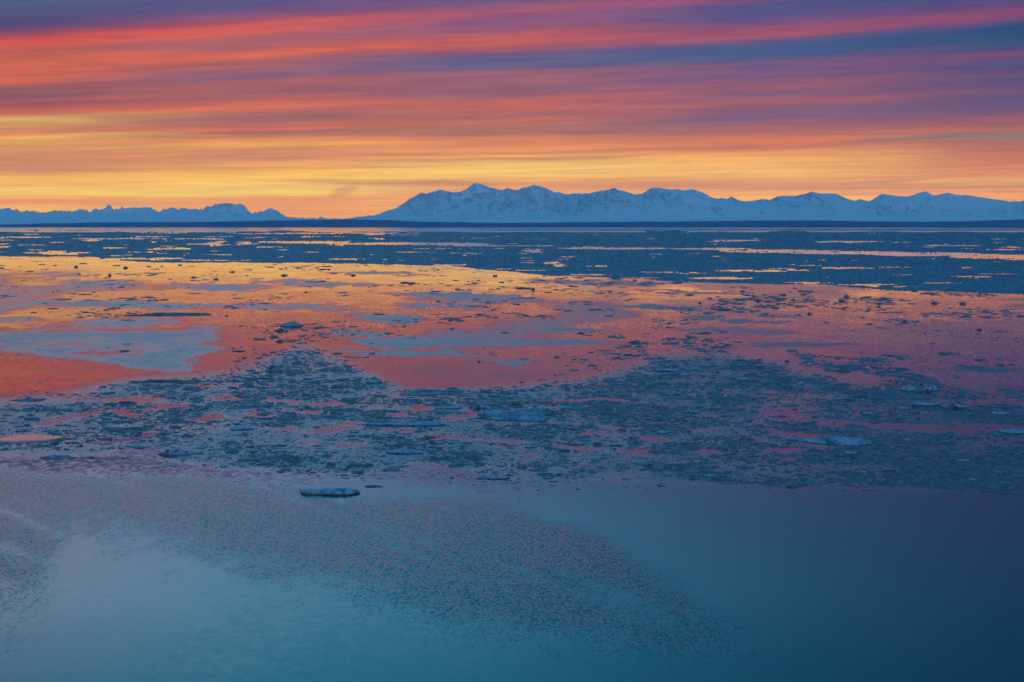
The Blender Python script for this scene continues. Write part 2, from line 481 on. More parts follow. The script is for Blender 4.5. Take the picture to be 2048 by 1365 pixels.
# ------------------------------------------------------------------ the water: one sheet to the far shore
def water():
    tin = np.arange(-0.32, 0.3201, 4.0 / F)
    tout = np.array([0.36, 0.42, 0.5, 0.65, 0.9, 1.3, 2.0, 3.5, 6.0])
    tt = np.concatenate([-tout[::-1], tin, tout])
    yy = np.concatenate([np.arange(1420, 460, -2.5), np.arange(460, 453.6, -0.8)])
    dist = CAMH * F / (yy - EYE)
    dist = np.concatenate([[-400.0, -100.0, 20.0, 60.0, 85.0], dist, [45000.0, 60000.0]])
    T, D = np.meshgrid(tt, dist)
    X = T * np.maximum(D, 60.0)
    Y = D
    px, py = 1024 + T * F, EYE + CAMH * F / np.maximum(D, 60.0)
    # where the wind ruffles the surface
    wx = (fbm(X * 0.035, Y * 0.012, 11, 4) - 0.5)
    wob = 30 * (fbm(X * 0.05, Y * 0.03, 5, 5, 0.6) - 0.5)
    q, r = px + wob * 2.0, py + wob * np.clip((py - 500) / 300, 0.15, 2.0)
    up = interp([(-300, 900), (0, 918), (400, 950), (700, 992), (1000, 1003), (1200, 1030), (1350, 1100), (1480, 1200), (1800, 1340), (2400, 1420)], q)
    dn = interp([(-300, 1300), (0, 1235), (70, 1190), (150, 1080), (300, 1095), (480, 1140), (700, 1170), (850, 1225), (1000, 1248), (1300, 1290), (1600, 1350), (2400, 1500)], q)
    along, across = px * 0.93 + py * 0.37, py * 0.93 - px * 0.37
    diag = fbm(along / 420.0 + 0.3 * wx, across / 34.0, 31, 4, 0.55)
    rr_ = r - 22 + 190 * (diag - 0.5) * sstep(q, 1500, 300)
    A = sstep(r, up - 16, up + 40 + 100 * sstep(q, 1000, 1450)) * (1 - sstep(rr_, dn - 120, dn + 110)) * (1 - 0.75 * sstep(q, 1050, 1850))
    A = A * np.clip(-0.02 + 1.60 * diag + 0.22 * sstep(q, 300, 800), 0.25, 1.0)
    chop = np.where(py < 800, 0.60, 0.0)
    polyB = [(-60, 668), (150, 652), (240, 634), (400, 640), (480, 655), (452, 690), (420, 712), (372, 722), (392, 742), (300, 740), (200, 726), (50, 706), (-60, 698)]
    R = np.zeros_like(px)
    R = np.maximum(R, A)
    wb2 = fbm(X * 0.16, Y * 0.05, 6, 4, 0.6) - 0.5
    q2, r2 = px + wob * 1.2 + 70 * wb2, py + wob * 0.5 + 16 * wb2
    B = 0
    for dx_, dy_ in ((0, 0), (26, 3), (-26, 3), (20, -4), (-20, -4), (60, 0), (-60, 1), (0, 7), (0, -7)):
        B = B + inside(q2 + dx_, r2 + dy_, polyB) / 9.0
    B = B * np.clip(-0.45 + 2.4 * fbm(X * 0.05, Y * 0.03, 77, 5, 0.62), 0, 0.9)
    R = np.maximum(R, B)
    streaks = [(20, 637, 70, 9), (300, 611, 420, 8), (180, 566, 130, 7), (420, 574, 150, 7), (620, 566, 160, 6), (560, 612, 180, 6), (780, 637, 90, 10), (700, 668, 90, 6),
               (850, 686, 190, 12), (1060, 684, 210, 11), (830, 706, 190, 7), (1020, 724, 70, 5), (980, 600, 190, 8),
               (900, 590, 190, 5), (1200, 566, 160, 7), (1280, 615, 140, 5), (1480, 662, 150, 7), (1600, 690, 150, 7), (1480, 640, 120, 4),
               (1130, 660, 100, 5), (760, 547, 130, 5), (880, 610, 120, 5), (1980, 740, 90, 6), (100, 548, 120, 4), (1400, 585, 140, 4)]
    for (cx, cy, rx, ry) in streaks:
        dd = ((q2 - cx) / rx) ** 2 + ((r2 - cy - 0.02 * (q2 - cx)) / ry) ** 2
        R = np.maximum(R, (1 - sstep(dd, 0.15, 1.3)) * (0.70 + 0.6 * wx))
    gen = sstep(fbm(X * 0.012, Y * 0.0035, 91, 4), 0.54, 0.66) * sstep(py, 525, 560) * (1 - sstep(py, 700, 740)) * (1 - 0.6 * sstep(px, 1300, 1800))
    R = np.maximum(R, gen * 0.5)
    R = np.where(py < 520, 0.15, R)
    R = np.where((py > 1400), 0, R)
    # new thin ice between the brash
    top, bot = zone_edges(px)
    S = sstep(py, top - 25, top + 20) * (1 - sstep(py + wob * 0.4, bot - 8, bot + 12))
    S = S * (0.6 + 0.4 * sstep(fbm(X * 0.11, Y * 0.05, 41, 4), 0.32, 0.5)) * (1 - 0.78 * lead_mask(px, py, X, Y))
    S = np.maximum(S, 0.35 * sstep(fbm(X * 0.03, Y * 0.012, 42, 4), 0.5, 0.62) * sstep(py, 530, 560) * (1 - sstep(py, 760, 800)) * sstep(px, 900, 1500))
    V = np.stack([X, Y, np.zeros_like(X)], -1).reshape(-1, 3)
    me = mesh_np('water', V, grid_quads(*X.shape), mat=M_WATER, smooth=True, attrs={'ripple': R, 'slush': S, 'chop': chop})
    link('water', me, kind='structure')


def zone_edges(px):
    top = interp([(-600, 812), (0, 806), (100, 798), (240, 765), (420, 752), (520, 728), (600, 690), (680, 715), (740, 752), (800, 772), (1000, 778), (1150, 765), (1250, 738), (1330, 712), (1430, 705), (1600, 735), (1750, 775), (1900, 806), (2700, 820)], px)
    bot = interp([(-600, 915), (0, 910), (250, 905), (330, 915), (450, 938), (700, 950), (780, 938), (1000, 960), (1250, 960), (1700, 974), (2048, 988), (2700, 1000)], px)
    return top, bot


LEADS = [  # open pools and channels in the brash: centre, half size, slope
    (135, 838, 75, 7, -0.22), (255, 880, 60, 6, -0.25), (280, 908, 60, 9, 0.02), (40, 877, 48, 9, -0.06), (170, 802, 40, 3, 0), (230, 800, 45, 4, 0), (300, 797, 40, 4, 0),
    (260, 828, 30, 6, 0.0), (310, 818, 45, 4, -0.1), (345, 812, 35, 4, 0), (420, 836, 40, 4, -0.1), (400, 770, 25, 3, 0), (450, 800, 40, 4, -0.08), (570, 803, 35, 4, 0), (650, 810, 45, 5, -0.05),
    (520, 830, 30, 4, 0), (620, 825, 35, 4, 0), (660, 860, 70, 7, -0.05), (560, 858, 40, 3, 0), (700, 848, 50, 4, 0), (605, 884, 26, 7, 0), (690, 892, 45, 5, -0.1), (800, 862, 40, 5, -0.05),
    (880, 942, 80, 11, 0.05), (900, 876, 50, 5, 0), (1000, 880, 60, 5, 0.05), (930, 832, 60, 6, -0.18), (800, 830, 30, 5, 0), (845, 818, 20, 5, 0), (880, 768, 100, 7, 0), (1060, 917, 35, 5, 0),
    (1030, 895, 50, 4, 0), (1150, 895, 50, 5, 0.1), (1180, 868, 40, 4, 0), (1240, 856, 45, 4, 0), (1300, 880, 45, 5, 0.05), (1280, 907, 45, 5, 0.1), (1425, 908, 40, 6, 0.12), (1050, 940, 30, 7, 0), (1110, 941, 25, 5, 0),
    (1250, 950, 60, 7, 0), (1560, 828, 55, 4, 0), (1600, 839, 60, 3, 0), (1700, 848, 90, 5, 0.03), (1850, 858, 130, 9, 0.06), (1980, 855, 90, 9, 0.03), (1590, 868, 70, 6, 0.1), (1640, 896, 40, 5, 0.1), (1575, 918, 18, 6, 0),
    (1570, 902, 45, 7, 0), (1740, 827, 40, 4, -0.1), (1400, 790, 60, 2, 0), (2000, 812, 60, 5, 0), (1210, 800, 70, 4, 0), (1130, 802, 50, 4, 0)]


def lead_mask(px, py, X, Y):
    w = 17 * (fbm(X * 0.40, Y * 0.13, 61, 4, 0.6) - 0.5)
    L = np.zeros_like(px)
    for (cx, cy, rx, ry, k) in LEADS:
        dd = ((px + 3 * w - cx) / rx) ** 2 + ((py + w - cy - k * (px - cx)) / ry) ** 2
        L = np.maximum(L, 1 - sstep(dd, 0.55, 1.35))
    return L


water()

# ------------------------------------------------------------------ the mountains
Z1 = [(0, 1228), (60, 1220), (100, 1226), (130, 1234), (200, 1236), (240, 1241), (310, 1240), (360, 1232), (430, 1240), (480, 1222), (505, 1235), (530, 1240), (570, 1222), (580, 1230),
      (640, 1208), (655, 1210), (670, 1224), (700, 1218), (750, 1212), (785, 1216), (830, 1210), (845, 1218), (880, 1207), (900, 1222), (940, 1240), (960, 1228), (1010, 1212), (1050, 1226),
      (1100, 1222), (1140, 1224), (1190, 1226), (1215, 1205), (1260, 1200), (1325, 1186), (1370, 1190), (1410, 1196), (1440, 1216), (1480, 1248), (1530, 1236), (1590, 1224), (1625, 1240),
      (1660, 1258), (1710, 1280), (1760, 1278), (1830, 1280), (1880, 1272), (1930, 1280), (1955, 1272), (1990, 1282), (2048, 1283), (2300, 1300)]
Z2 = [(-400, 1310), (0, 1283), (70, 1276), (150, 1266), (200, 1262), (260, 1240), (340, 1214), (400, 1172), (470, 1130), (510, 1134), (580, 1112), (650, 1126), (700, 1126), (740, 1106), (790, 1072),
      (825, 1078), (870, 1100), (950, 1114), (985, 1102), (1020, 1114), (1060, 1106), (1130, 1083), (1180, 1092), (1250, 1124), (1330, 1138), (1380, 1132), (1440, 1134), (1500, 1124),
      (1600, 1102), (1660, 1122), (1720, 1138), (1770, 1132), (1825, 1098), (1900, 1106), (1945, 1112), (1975, 1106)]
Z3 = [(0, 1116), (20, 1108), (50, 1116), (110, 1110), (160, 1126), (220, 1158), (250, 1166), (280, 1158), (310, 1164), (335, 1151), (360, 1166), (390, 1178), (450, 1176), (510, 1166), (560, 1170),
      (610, 1148), (720, 1146), (800, 1125), (870, 1134), (950, 1136), (990, 1156), (1050, 1178), (1085, 1166), (1135, 1178), (1170, 1160), (1210, 1138), (1250, 1138), (1300, 1150), (1370, 1150),
      (1430, 1128), (1470, 1120), (1510, 1146), (1560, 1136), (1600, 1130), (1640, 1142), (1700, 1144), (1780, 1154), (1860, 1168), (1950, 1180), (2020, 1180), (2060, 1172), (2300, 1150), (2700, 1170)]
KZ = 700.0 / 2048.0
LEFT = [(x * KZ, y * KZ) for x, y in Z1]
LEFT = [(-700, 416), (-500, 424), (-350, 412), (-200, 422), (-80, 416)] + LEFT
RIGHT = [(680 + x * KZ, y * KZ) for x, y in Z2] + [(1348 + x * KZ, y * KZ) for x, y in Z3]
M_MOUNT = mat_mountain()
M_LOW = mat_lowland()


def mountains(profile, D, x0, x1, front, jag, seed, ybase):
    xs = np.arange(x0, x1, 2.0)
    prof = interp(profile, xs)
    prof = prof - jag * (fbm(xs * 0.11, xs * 0, seed, 4, 0.62, ridged=True) - 0.45) * 2
    P = CAMH + (EYE - prof) * D / F
    ker = np.hanning(61)
    ker /= ker.sum()
    Ps = np.convolve(np.pad(P, 30, 'edge'), ker, 'valid')
    ker2 = np.hanning(13)
    ker2 /= ker2.sum()
    Pm = np.convolve(np.pad(P, 6, 'edge'), ker2, 'valid')
    zb = CAMH + (EYE - ybase) * (D - front) / F
    qs = np.concatenate([np.linspace(-1, 0, 120), [0.05, 0.12, 0.25, 0.5]])
    T, Q = np.meshgrid((xs - 1024) / F, qs)
    Yc = D + Q * front
    X = T * Yc
    aq = np.abs(Q)
    near = np.exp(-aq * 22)
    mid = np.exp(-aq * 6)
    Pe = Ps[None] * (1 - mid) + Pm[None] * (mid - near) + P[None] * near
    rid = fbm(X / 1150 + 1.6 * fbm(X / 2600, Yc / 2600, seed + 3, 3), Yc / 4200 + 0.8 * fbm(X / 1700, Yc / 1700, seed + 5, 2), seed + 7, 5, 0.58, ridged=True)
    big = fbm(X / 4200, Yc / 4200, seed + 21, 2)
    g = np.clip(1 - aq, 0, 1) ** (1.15 + 0.9 * big)
    carve = (0.50 + 0.85 * rid)
    amt = 1 - np.exp(-aq * 9)
    apron = np.exp(-((1 - aq) / 0.28) ** 2)
    g = g * (1 - amt + amt * np.clip(carve * (1 - 0.0 * apron), 0, 1.05))
    Z = zb + (Pe - zb) * g
    # never higher than the skyline seen from the shore
    lim = CAMH + (P[None] - CAMH) * Yc / D - 4
    Z = np.where(Q < -0.001, np.minimum(Z, np.maximum(lim, zb)), Z)
    Z[0] = -15
    Z[-1] = -15
    V = np.stack([X, Yc, Z], -1).reshape(-1, 3)
    me = mesh_np('mountain_range', V, grid_quads(*X.shape), mat=M_MOUNT, smooth=True)
    return me


link('mountain_range', mountains(LEFT, 66000, -700, 830, 4200, 4.2, 3, 449), kind='structure', label='low jagged snowy range far across the water')
link('mountain_range', mountains(RIGHT, 60000, 540, 2760, 6500, 1.5, 8, 446.5), kind='structure', label='broad snowy massif with a pointed summit above the far shore')


def lowland():
    prof = [(-900, 449), (0, 449.5), (120, 447), (240, 445), (340, 445), (480, 443), (690, 439.5), (780, 441), (850, 444), (920, 445), (1020, 446), (1150, 445), (1350, 443.5), (1490, 442), (1620, 441), (1725, 443), (1860, 444), (1960, 442), (2048, 439.5), (2300, 440), (2900, 442)]
    xs = np.arange(-900, 2900, 2.0)
    D0, D1 = 25000.0, 36000.0
    top = interp(prof, xs) - 0.5 * (fbm(xs * 0.4, xs * 0, 5, 3, 0.7) - 0.5) * 2 - 0.5 * (fbm(xs * 0.04, xs * 0, 6, 3) - 0.5) * 2
    qs = np.array([0, 0.002, 0.05, 0.12, 0.2, 0.3, 0.4, 0.5, 0.6, 0.7, 0.8, 0.9, 1.0, 1.3])
    T, Q = np.meshgrid((xs - 1024) / F, qs)
    Yc = D0 + Q * (D1 - D0)
    X = T * Yc
    H = CAMH + (EYE - top[None]) * D1 / F
    Z = 6 + (H - 6) * np.clip(Q, 0, 1) ** 0.8 * (0.80 + 0.2 * sstep(Q, 0.7, 1.0)) + 5 * (fbm(X / 150, Yc / 600, 14, 3) - 0.5)
    Z = np.where(Q > 1, -5, Z)
    Z[0] = -6
    me = mesh_np('coastal_lowland', np.stack([X, Yc, Z], -1).reshape(-1, 3), grid_quads(*X.shape), mat=M_LOW, smooth=False)
    link('coastal_lowland', me, kind='structure', label='dark wooded lowland along the far shore below the mountains')


lowland()


def bar(name, x0, x1, y, hgt, seed, mat):
    d = CAMH * F / (y - EYE)
    xs = np.arange(x0, x1, 2.5)
    X = (xs - 1024) / F * d
    w = sstep(xs, x0, x0 + 120) * (1 - sstep(xs, x1 - 60, x1))
    n = fbm(xs * 0.35, xs * 0, seed, 4, 0.7)
    H = np.maximum(0.15, hgt * w * (0.25 + 1.2 * n ** 2))
    rows = [(-1.0, -0.3), (-0.85, 0.35), (-0.2, 1.0), (0.3, 0.85), (1.0, -0.3)]
    half = 0.035 * d
    mean = half * 0.5 * (fbm(xs * 0.01, xs * 0, seed + 3, 2) - 0.5)
    V = [np.stack([X, d + mean + a * half * (0.25 + 0.75 * w), H * b], -1) for a, b in rows]
    V = np.stack(V, 0)
    me = mesh_np(name, V.reshape(-1, 3), grid_quads(len(rows), len(xs)), mat=mat)
    return link(name, me, kind='structure')


b1 = bar('gravel_bar', 915, 2500, 460.6, 5.0, 4, M_DARKICE)
b1['label'] = 'long dark ice-covered bar lying low in the far water'
b2 = bar('gravel_bar', 1840, 2500, 456.4, 8.0, 9, M_DARKICE)
b2['label'] = 'thin dark bar close under the wooded far shore'

# ------------------------------------------------------------------ far pack ice
PACK_LEADS = [(115, 506, 72, 1.6), (344, 497, 38, 1.2), (228, 496.5, 29, 1.2), (408, 489, 40, 1.2), (50, 475, 60, 1.3), (245, 478, 100, 1.3), (294, 474, 30, 0.9), (386, 464, 90, 0.9), (613, 485, 95, 2.4),
              (630, 467, 80, 1.2), (690, 518.5, 40, 1.2), (75, 500, 14, 1.0), (820, 488, 170, 2.4), (1000, 492, 120, 1.2), (1240, 497.5, 130, 1.6), (1103, 525, 16, 1.1), (1207, 533, 18, 1.0),
              (1420, 498, 80, 1.8), (1560, 503, 120, 3.2), (1700, 506, 120, 3.2), (1850, 509, 120, 3.4), (1990, 514, 90, 4.5), (2120, 517, 120, 6), (1503, 542, 66, 2.0), (1600, 541, 22, 1.2), (1697, 537, 60, 1.7), (1790, 535, 28, 1.2),
              (1448, 557, 68, 2.2), (1946, 554, 36, 1.6), (2000, 500, 60, 1.2), (1700, 484, 70, 1.6), (1480, 482, 50, 1.4), (1900, 492, 60, 1.0), (1280, 556, 40, 1.2), (1180, 550, 40, 1.2), (1060, 541, 34, 1.1), (905, 531, 30, 1.0),
              (300, 518, 90, 2.0), (120, 509, 40, 1.0), (430, 521, 70, 1.0), (1740, 570, 60, 1.2), (1620, 566, 50, 1.3), (1560, 572, 60, 1.2), (1880, 566, 40, 1), (1990, 548, 40, 1), (1330, 545, 40, 1.0)]


def pack():
    xs = np.arange(-260, 2310, 1.7)
    ys = np.arange(459.5, 596, 0.62)
    PX, PY = np.meshgrid(xs, ys)
    rng = np.random.default_rng(2)
    PX = PX + rng.uniform(-0.5, 0.5, PX.shape)
    PYj = PY + rng.uniform(-0.2, 0.2, PY.shape)
    X, Y = ground(PX, PYj)
    edge = interp([(-300, 513), (0, 514), (180, 515), (230, 521), (330, 527), (600, 527), (760, 530), (900, 534), (1020, 544), (1100, 552), (1270, 557), (1350, 564), (1500, 568), (1650, 573), (1800, 582), (2048, 590), (2400, 597)], PX)
    rag = (fbm(X * 0.03, Y * 0.004, 3, 4, 0.6) - 0.5)
    inn = PYj + 7 * rag < edge
    w = fbm(X * 0.02, np.log(Y) * 60, 8, 4, 0.6) - 0.5
    lead = np.zeros_like(PX)
    for (cx, cy, rx, ry) in PACK_LEADS:
        sel = (np.abs(PY - cy) < ry * 3 + 2) & (np.abs(PX - cx) < rx * 1.6)
        dd = ((PX + 40 * w - cx) / rx) ** 2 + ((PYj + 2.2 * w - cy) / ry) ** 2
        lead = np.maximum(lead, np.where(sel & (dd < 1), 1, 0))
    small = fbm(PX * 0.016, PY * 0.42, 19, 3, 0.55)
    lead = np.maximum(lead, small > 0.735 + 0.035 * sstep(PX, 800, 1300) - 0.07 * (1 - sstep(PX, 300, 1100)) * (1 - sstep(PY, 480, 505)))
    fl = fbm(X * 0.08, np.log(Y) * 160, 29, 3, 0.6)
    ice = inn & ((lead < 0.5) | (fl > 0.56))
    ice &= ~((PY < 465) & (fbm(PX * 0.012, PY * 0.5, 51, 3) < interp([(459, 0.75), (462, 0.6), (466, 0.3)], PY)))
    lump = rng.random(PX.shape)
    slow = fbm(X * 0.25, np.log(Y) * 200, 23, 3, 0.6)
    H = (0.10 + 0.34 * slow ** 2 + 0.42 * lump ** 5) * np.clip(Y / 1100, 0.8, 4.0)
    # edges slope below the water
    k = ice.copy()
    k[1:] &= ice[:-1]
    k[:-1] &= ice[1:]
    k[:, 1:] &= ice[:, :-1]
    k[:, :-1] &= ice[:, 1:]
    H = np.where(k, H, -0.08)
    q = grid_quads(*PX.shape)
    keep = ice.ravel()[q].any(1)
    q = q[keep]
    used = np.zeros(PX.size, bool)
    used[q.ravel()] = True
    idx = np.cumsum(used) - 1
    V = np.stack([X, Y, H], -1).reshape(-1, 3)[used]
    tone = (0.55 * rng.random(PX.shape) + 0.6 * fbm(PX * 0.12, PY * 0.7, 88, 3, 0.6) - 0.05).ravel()[used]  # random dark specks that paint in the shade of crevices and sides
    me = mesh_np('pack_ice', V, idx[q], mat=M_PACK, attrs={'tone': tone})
    link('pack_ice', me, kind='stuff', label='wide field of packed drift ice split by thin open leads', category='pack ice')


pack()


# ------------------------------------------------------------------ brash ice (uncountable chips and plates)
def brash():
    rng = np.random.default_rng(7)
    out = []
    # dense belt
    n = 330000
    x = rng.uniform(-320, 2370, n)
    y = rng.uniform(625, 1000, n)
    X, Y = ground(x, y)
    top, bot = zone_edges(x)
    e = 22 * (fbm(X * 0.12, Y * 0.05, 13, 4) - 0.5)
    inz = sstep(y + e, top - 10, top + 26) * (1 - sstep(y + e * 1.5, bot - 6, bot + 5))
    lens = fbm(X * 0.16, Y * 0.10, 17, 4, 0.5)
    den = inz * (0.22 + 0.85 * sstep(lens, 0.38, 0.60)) * (1 - 0.96 * lead_mask(x, y, X, Y))
    arm = np.exp(-(((x - 600 + (y - 690) * 0.3) / 85) ** 2)) * sstep(y, 632, 655) * (1 - sstep(y, 720, 760)) * sstep(fbm(X * 0.2, Y * 0.06, 3, 3), 0.45, 0.6)
    den = np.maximum(den, arm * 0.8)
    k = rng.random(n) < den * 0.50
    out.append((x[k], y[k], np.exp(rng.normal(1.85, 0.62, k.sum())), 0))
    # loose scatter over the open water behind the belt
    n = 120000
    x = rng.uniform(-320, 2370, n)
    y = rng.uniform(515, 800, n)
    X, Y = ground(x, y)
    f1 = fbm(X * 0.025, Y * 0.006, 71, 4, 0.55)
    f2 = fbm(X * 0.14, Y * 0.030, 72, 3, 0.55)
    edge = interp([(-300, 513), (0, 514), (330, 527), (760, 530), (1020, 544), (1270, 557), (1500, 568), (1800, 582), (2400, 597)], x)
    near_edge = 1 - sstep(y - edge, 4, 55)
    rightw = sstep(x, 850, 1500) * sstep(y, 560, 600)
    den = sstep(f1, 0.44, 0.62) * sstep(f2, 0.46, 0.62) * (0.34 + 0.70 * near_edge + 0.45 * rightw)
    den = den * (y > edge) * (1 - 0.97 * inside(x, y, [(-400, 640), (480, 640), (520, 690), (480, 745), (240, 762), (0, 800), (-400, 805)]))
    den *= 1 - 0.6 * (np.exp(-((x - 1000) / 260) ** 2 - ((y - 735) / 40) ** 2))
    k = rng.random(n) < den
    out.append((x[k], y[k], np.exp(rng.normal(1.75, 0.75, k.sum())), 1))
    # stray bits along the front of the belt
    n = 130
    x = rng.uniform(-200, 2300, n)
    top, bot = zone_edges(x)
    y = bot + rng.exponential(9, n)
    out.append((x, y, np.exp(rng.normal(1.9, 0.5, n)), 0))
    for i, (x, y, w, far) in enumerate(out):
        w = np.clip(w, 2.6, 42.0)
        X, Y = ground(x, y)
        Wd = w * Y / F
        Wd = np.where(far, np.minimum(Wd, 6.0), Wd)
        N_ = len(x)
        K = 5
        ang = (np.arange(K)[None] + rng.uniform(-0.3, 0.3, (N_, K))) * 2 * np.pi / K + rng.uniform(0, 6, (N_, 1))
        rad = 0.5 * Wd[:, None] * rng.uniform(0.6, 1.1, (N_, K))
        asp = rng.uniform(0.45, 1.25, (N_, 1)) if not far else rng.uniform(0.8, 3.0, (N_, 1))
        cx, cy = np.cos(ang) * rad, np.sin(ang) * rad * asp
        h = (0.025 + 0.08 * rng.random((N_, 1)) ** 2) * np.clip(Wd[:, None], 0.5, 2.2)
        if far:
            h = h * 0.8
        rimz = h * rng.uniform(0.35, 1.3, (N_, K))
        base = np.stack([X[:, None] + cx, Y[:, None] + cy, np.full((N_, K), -0.04)], -1)
        rim = np.stack([X[:, None] + cx * 0.88, Y[:, None] + cy * 0.88, rimz], -1)
        cen = np.stack([X[:, None], Y[:, None], h * rng.uniform(0.4, 1.7, (N_, 1))], -1)
        V = np.concatenate([base, rim, cen], 1)
        S = 2 * K + 1
        a = np.arange(K)
        b = (a + 1) % K
        q = np.stack([a, b, b + K, a + K], 1)
        tr = np.stack([a + K, b + K, np.full(K, 2 * K)], 1)
        off = (np.arange(N_) * S)[:, None, None]
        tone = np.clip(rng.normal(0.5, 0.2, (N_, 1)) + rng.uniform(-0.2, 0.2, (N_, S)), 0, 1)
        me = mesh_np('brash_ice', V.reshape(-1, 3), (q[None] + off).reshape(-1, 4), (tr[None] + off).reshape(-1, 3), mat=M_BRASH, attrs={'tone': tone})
        print('BRASH', N_, len(me.polygons))
        lab = ['belt of close brash ice chips and plates crossing the calm water',
               'thin scattered ice chips drifting in the gold and rose water',
               'stray ice chips along the front of the brash belt'][i]
        link('brash_ice', me, kind='stuff', label=lab, category='brash ice')


brash()


# ------------------------------------------------------------------ ice floes, each a thing of its own
def floe_mesh(kind, Wd, Dp, H, seed, mat):
    rng = np.random.default_rng(seed)
    big = Wd > 4
    K, Rn = (84, 20) if big else (44, 10)
    th = np.arange(K) * 2 * np.pi / K
    ph = rng.uniform(0, 6.28, 8)
    out = 1.0
    rough = {'slab': 1.0, 'rubble': 1.0, 'raft': 1.25, 'block': 0.6}[kind]
    for j, a in enumerate((0.10, 0.09, 0.07, 0.06, 0.05, 0.04, 0.03, 0.03)):
        out = out + rough * a * np.sin((j + 2) * th + ph[j])
    out = out + rough * 0.11 * (rng.random(K) - 0.5)
    if kind in ('slab', 'rubble'):
        nv = int(rng.integers(7, 12))
        av = np.sort((np.arange(nv) + rng.uniform(-0.35, 0.35, nv)) * 2 * np.pi / nv)
        rv = rng.uniform(0.74, 1.12, nv)
        vx, vy = np.cos(av) * rv, np.sin(av) * rv
        poly_r = np.zeros(K)
        for i_ in range(nv):
            x0_, y0_, x1_, y1_ = vx[i_], vy[i_], vx[(i_ + 1) % nv], vy[(i_ + 1) % nv]
            den_ = np.cos(th) * (y1_ - y0_) - np.sin(th) * (x1_ - x0_)
            den_ = np.where(np.abs(den_) < 1e-6, 1e-6, den_)
            rad_ = (x0_ * (y1_ - y0_) - y0_ * (x1_ - x0_)) / den_
            a0_, a1_ = av[i_], av[(i_ + 1) % nv]
            sel_ = ((th - a0_) % (2 * np.pi)) < ((a1_ - a0_) % (2 * np.pi))
            poly_r = np.where(sel_, np.clip(rad_, 0.4, 1.2), poly_r)
        out = np.where(poly_r > 0, poly_r, 0.9) + 0.05 * (rng.random(K) - 0.5)
    out = out / np.max(np.abs(np.cos(th) * out))
    rr = np.linspace(0.06, 1.0, Rn)
    Rg, Th = np.meshgrid(rr, th, indexing='ij')
    Ro = Rg * out[None]
    X, Y = np.cos(Th) * Ro * Wd / 2, np.sin(Th) * Ro * Dp / 2
    s_ = seed * 3.7
    fr = 1.7 / max(0.25, min(H * 1.6, 0.8))
    n1 = fbm(X * fr * 0.45 + s_, Y * fr * 0.45 - s_, seed, 3, 0.6)
    n2 = fbm(X * fr + s_, Y * fr + s_, seed + 5, 3, 0.6, ridged=True)
    if kind == 'raft':
        Z = H * (0.10 + 0.55 * n1 + 1.0 * n2) * (1 - 0.55 * Rg ** 3)
    elif kind == 'block':
        Z = H * (0.82 + 0.28 * n1) * (1 - 0.55 * Rg ** 4) + 0.05 * H * n2
    elif kind == 'slab':
        rim = np.exp(-((Rg - 0.82) / 0.13) ** 2) * sstep(vnoise(Th * 1.3 + s_, Th * 0, seed + 9), 0.30, 0.62)
        Z = H * (0.42 + 0.16 * n1 + rim * (0.15 + 0.75 * n2))
    else:
        env = np.exp(-((X / (0.33 * Wd) + rng.uniform(-0.4, 0.4)) ** 2)) * 0.7 + 0.45 * sstep(vnoise(X * 5.0 / Wd + s_, Y * 3 / Dp, seed + 2), 0.35, 0.7)
        Z = H * (0.22 + np.clip(env, 0, 1.1) * (0.12 + 1.05 * n2 * (0.4 + n1))) * (1 - 0.35 * Rg ** 6)
    Z = np.maximum(Z, 0.12 * H)
    top = np.stack([X, Y, Z], -1)
    edge = top[-1].copy()
    lip = edge * np.array([1.0, 1.0, 0.5]) + np.array([0, 0, 0.02])
    lip[:, :2] *= 1.012
    cut = edge * np.array([0.955, 0.955, 0.0]) + np.array([0, 0, -0.02])
    low = edge * np.array([0.90, 0.90, 0.0]) + np.array([0, 0, -0.35 * H - 0.05])
    V = np.concatenate([top.reshape(-1, 3), lip, cut, low, [[0, 0, float(Z[0].mean())]], [[0, 0, -0.35 * H - 0.05]]])
    nr = Rn + 3
    a = np.arange(K)
    b = (a + 1) % K
    q = np.concatenate([np.stack([i * K + a, (i + 1) * K + a, (i + 1) * K + b, i * K + b], 1) for i in range(nr - 1)])
    c0, c1 = nr * K, nr * K + 1
    tr = np.concatenate([np.stack([a, b, np.full(K, c0)], 1), np.stack([(nr - 1) * K + b, (nr - 1) * K + a, np.full(K, c1)], 1)])
    return mesh_np(kind, V, q, tr, mat=mat), Z, X, Y


def chunk_mesh(seed, mat):
    rng = np.random.default_rng(seed)
    V = np.array([[i, j, k] for i in (-.5, .5) for j in (-.5, .5) for k in (-.5, .5)], float)
    V = np.concatenate([V, [[0.62, 0, 0.1], [-0.62, 0.05, 0], [0, 0.6, 0.05], [0.02, -0.6, 0.0], [0.05, 0, 0.64], [0, 0, -0.6]]])
    V += rng.uniform(-0.17, 0.17, V.shape)
    F_ = [(0, 1, 3, 2, 9), (4, 6, 7, 5, 8), (0, 4, 5, 1, 11), (2, 3, 7, 6, 10), (1, 5, 7, 3, 12), (0, 2, 6, 4, 13)]
    tr = []
    for a, b, c, d, e in F_:
        tr += [(a, b, e), (b, c, e), (c, d, e), (d, a, e)]
    return mesh_np('ice_block', V, None, tr, mat=mat)


CHUNKS = [chunk_mesh(100 + i, M_FLOE) for i in range(6)]
CHUNKS_DARK = [chunk_mesh(200 + i, M_DARKICE) for i in range(4)]
SHARE = {'raft': 0.82, 'slab': 0.50, 'rubble': 0.32, 'block': 0.42}
seedn = [10]


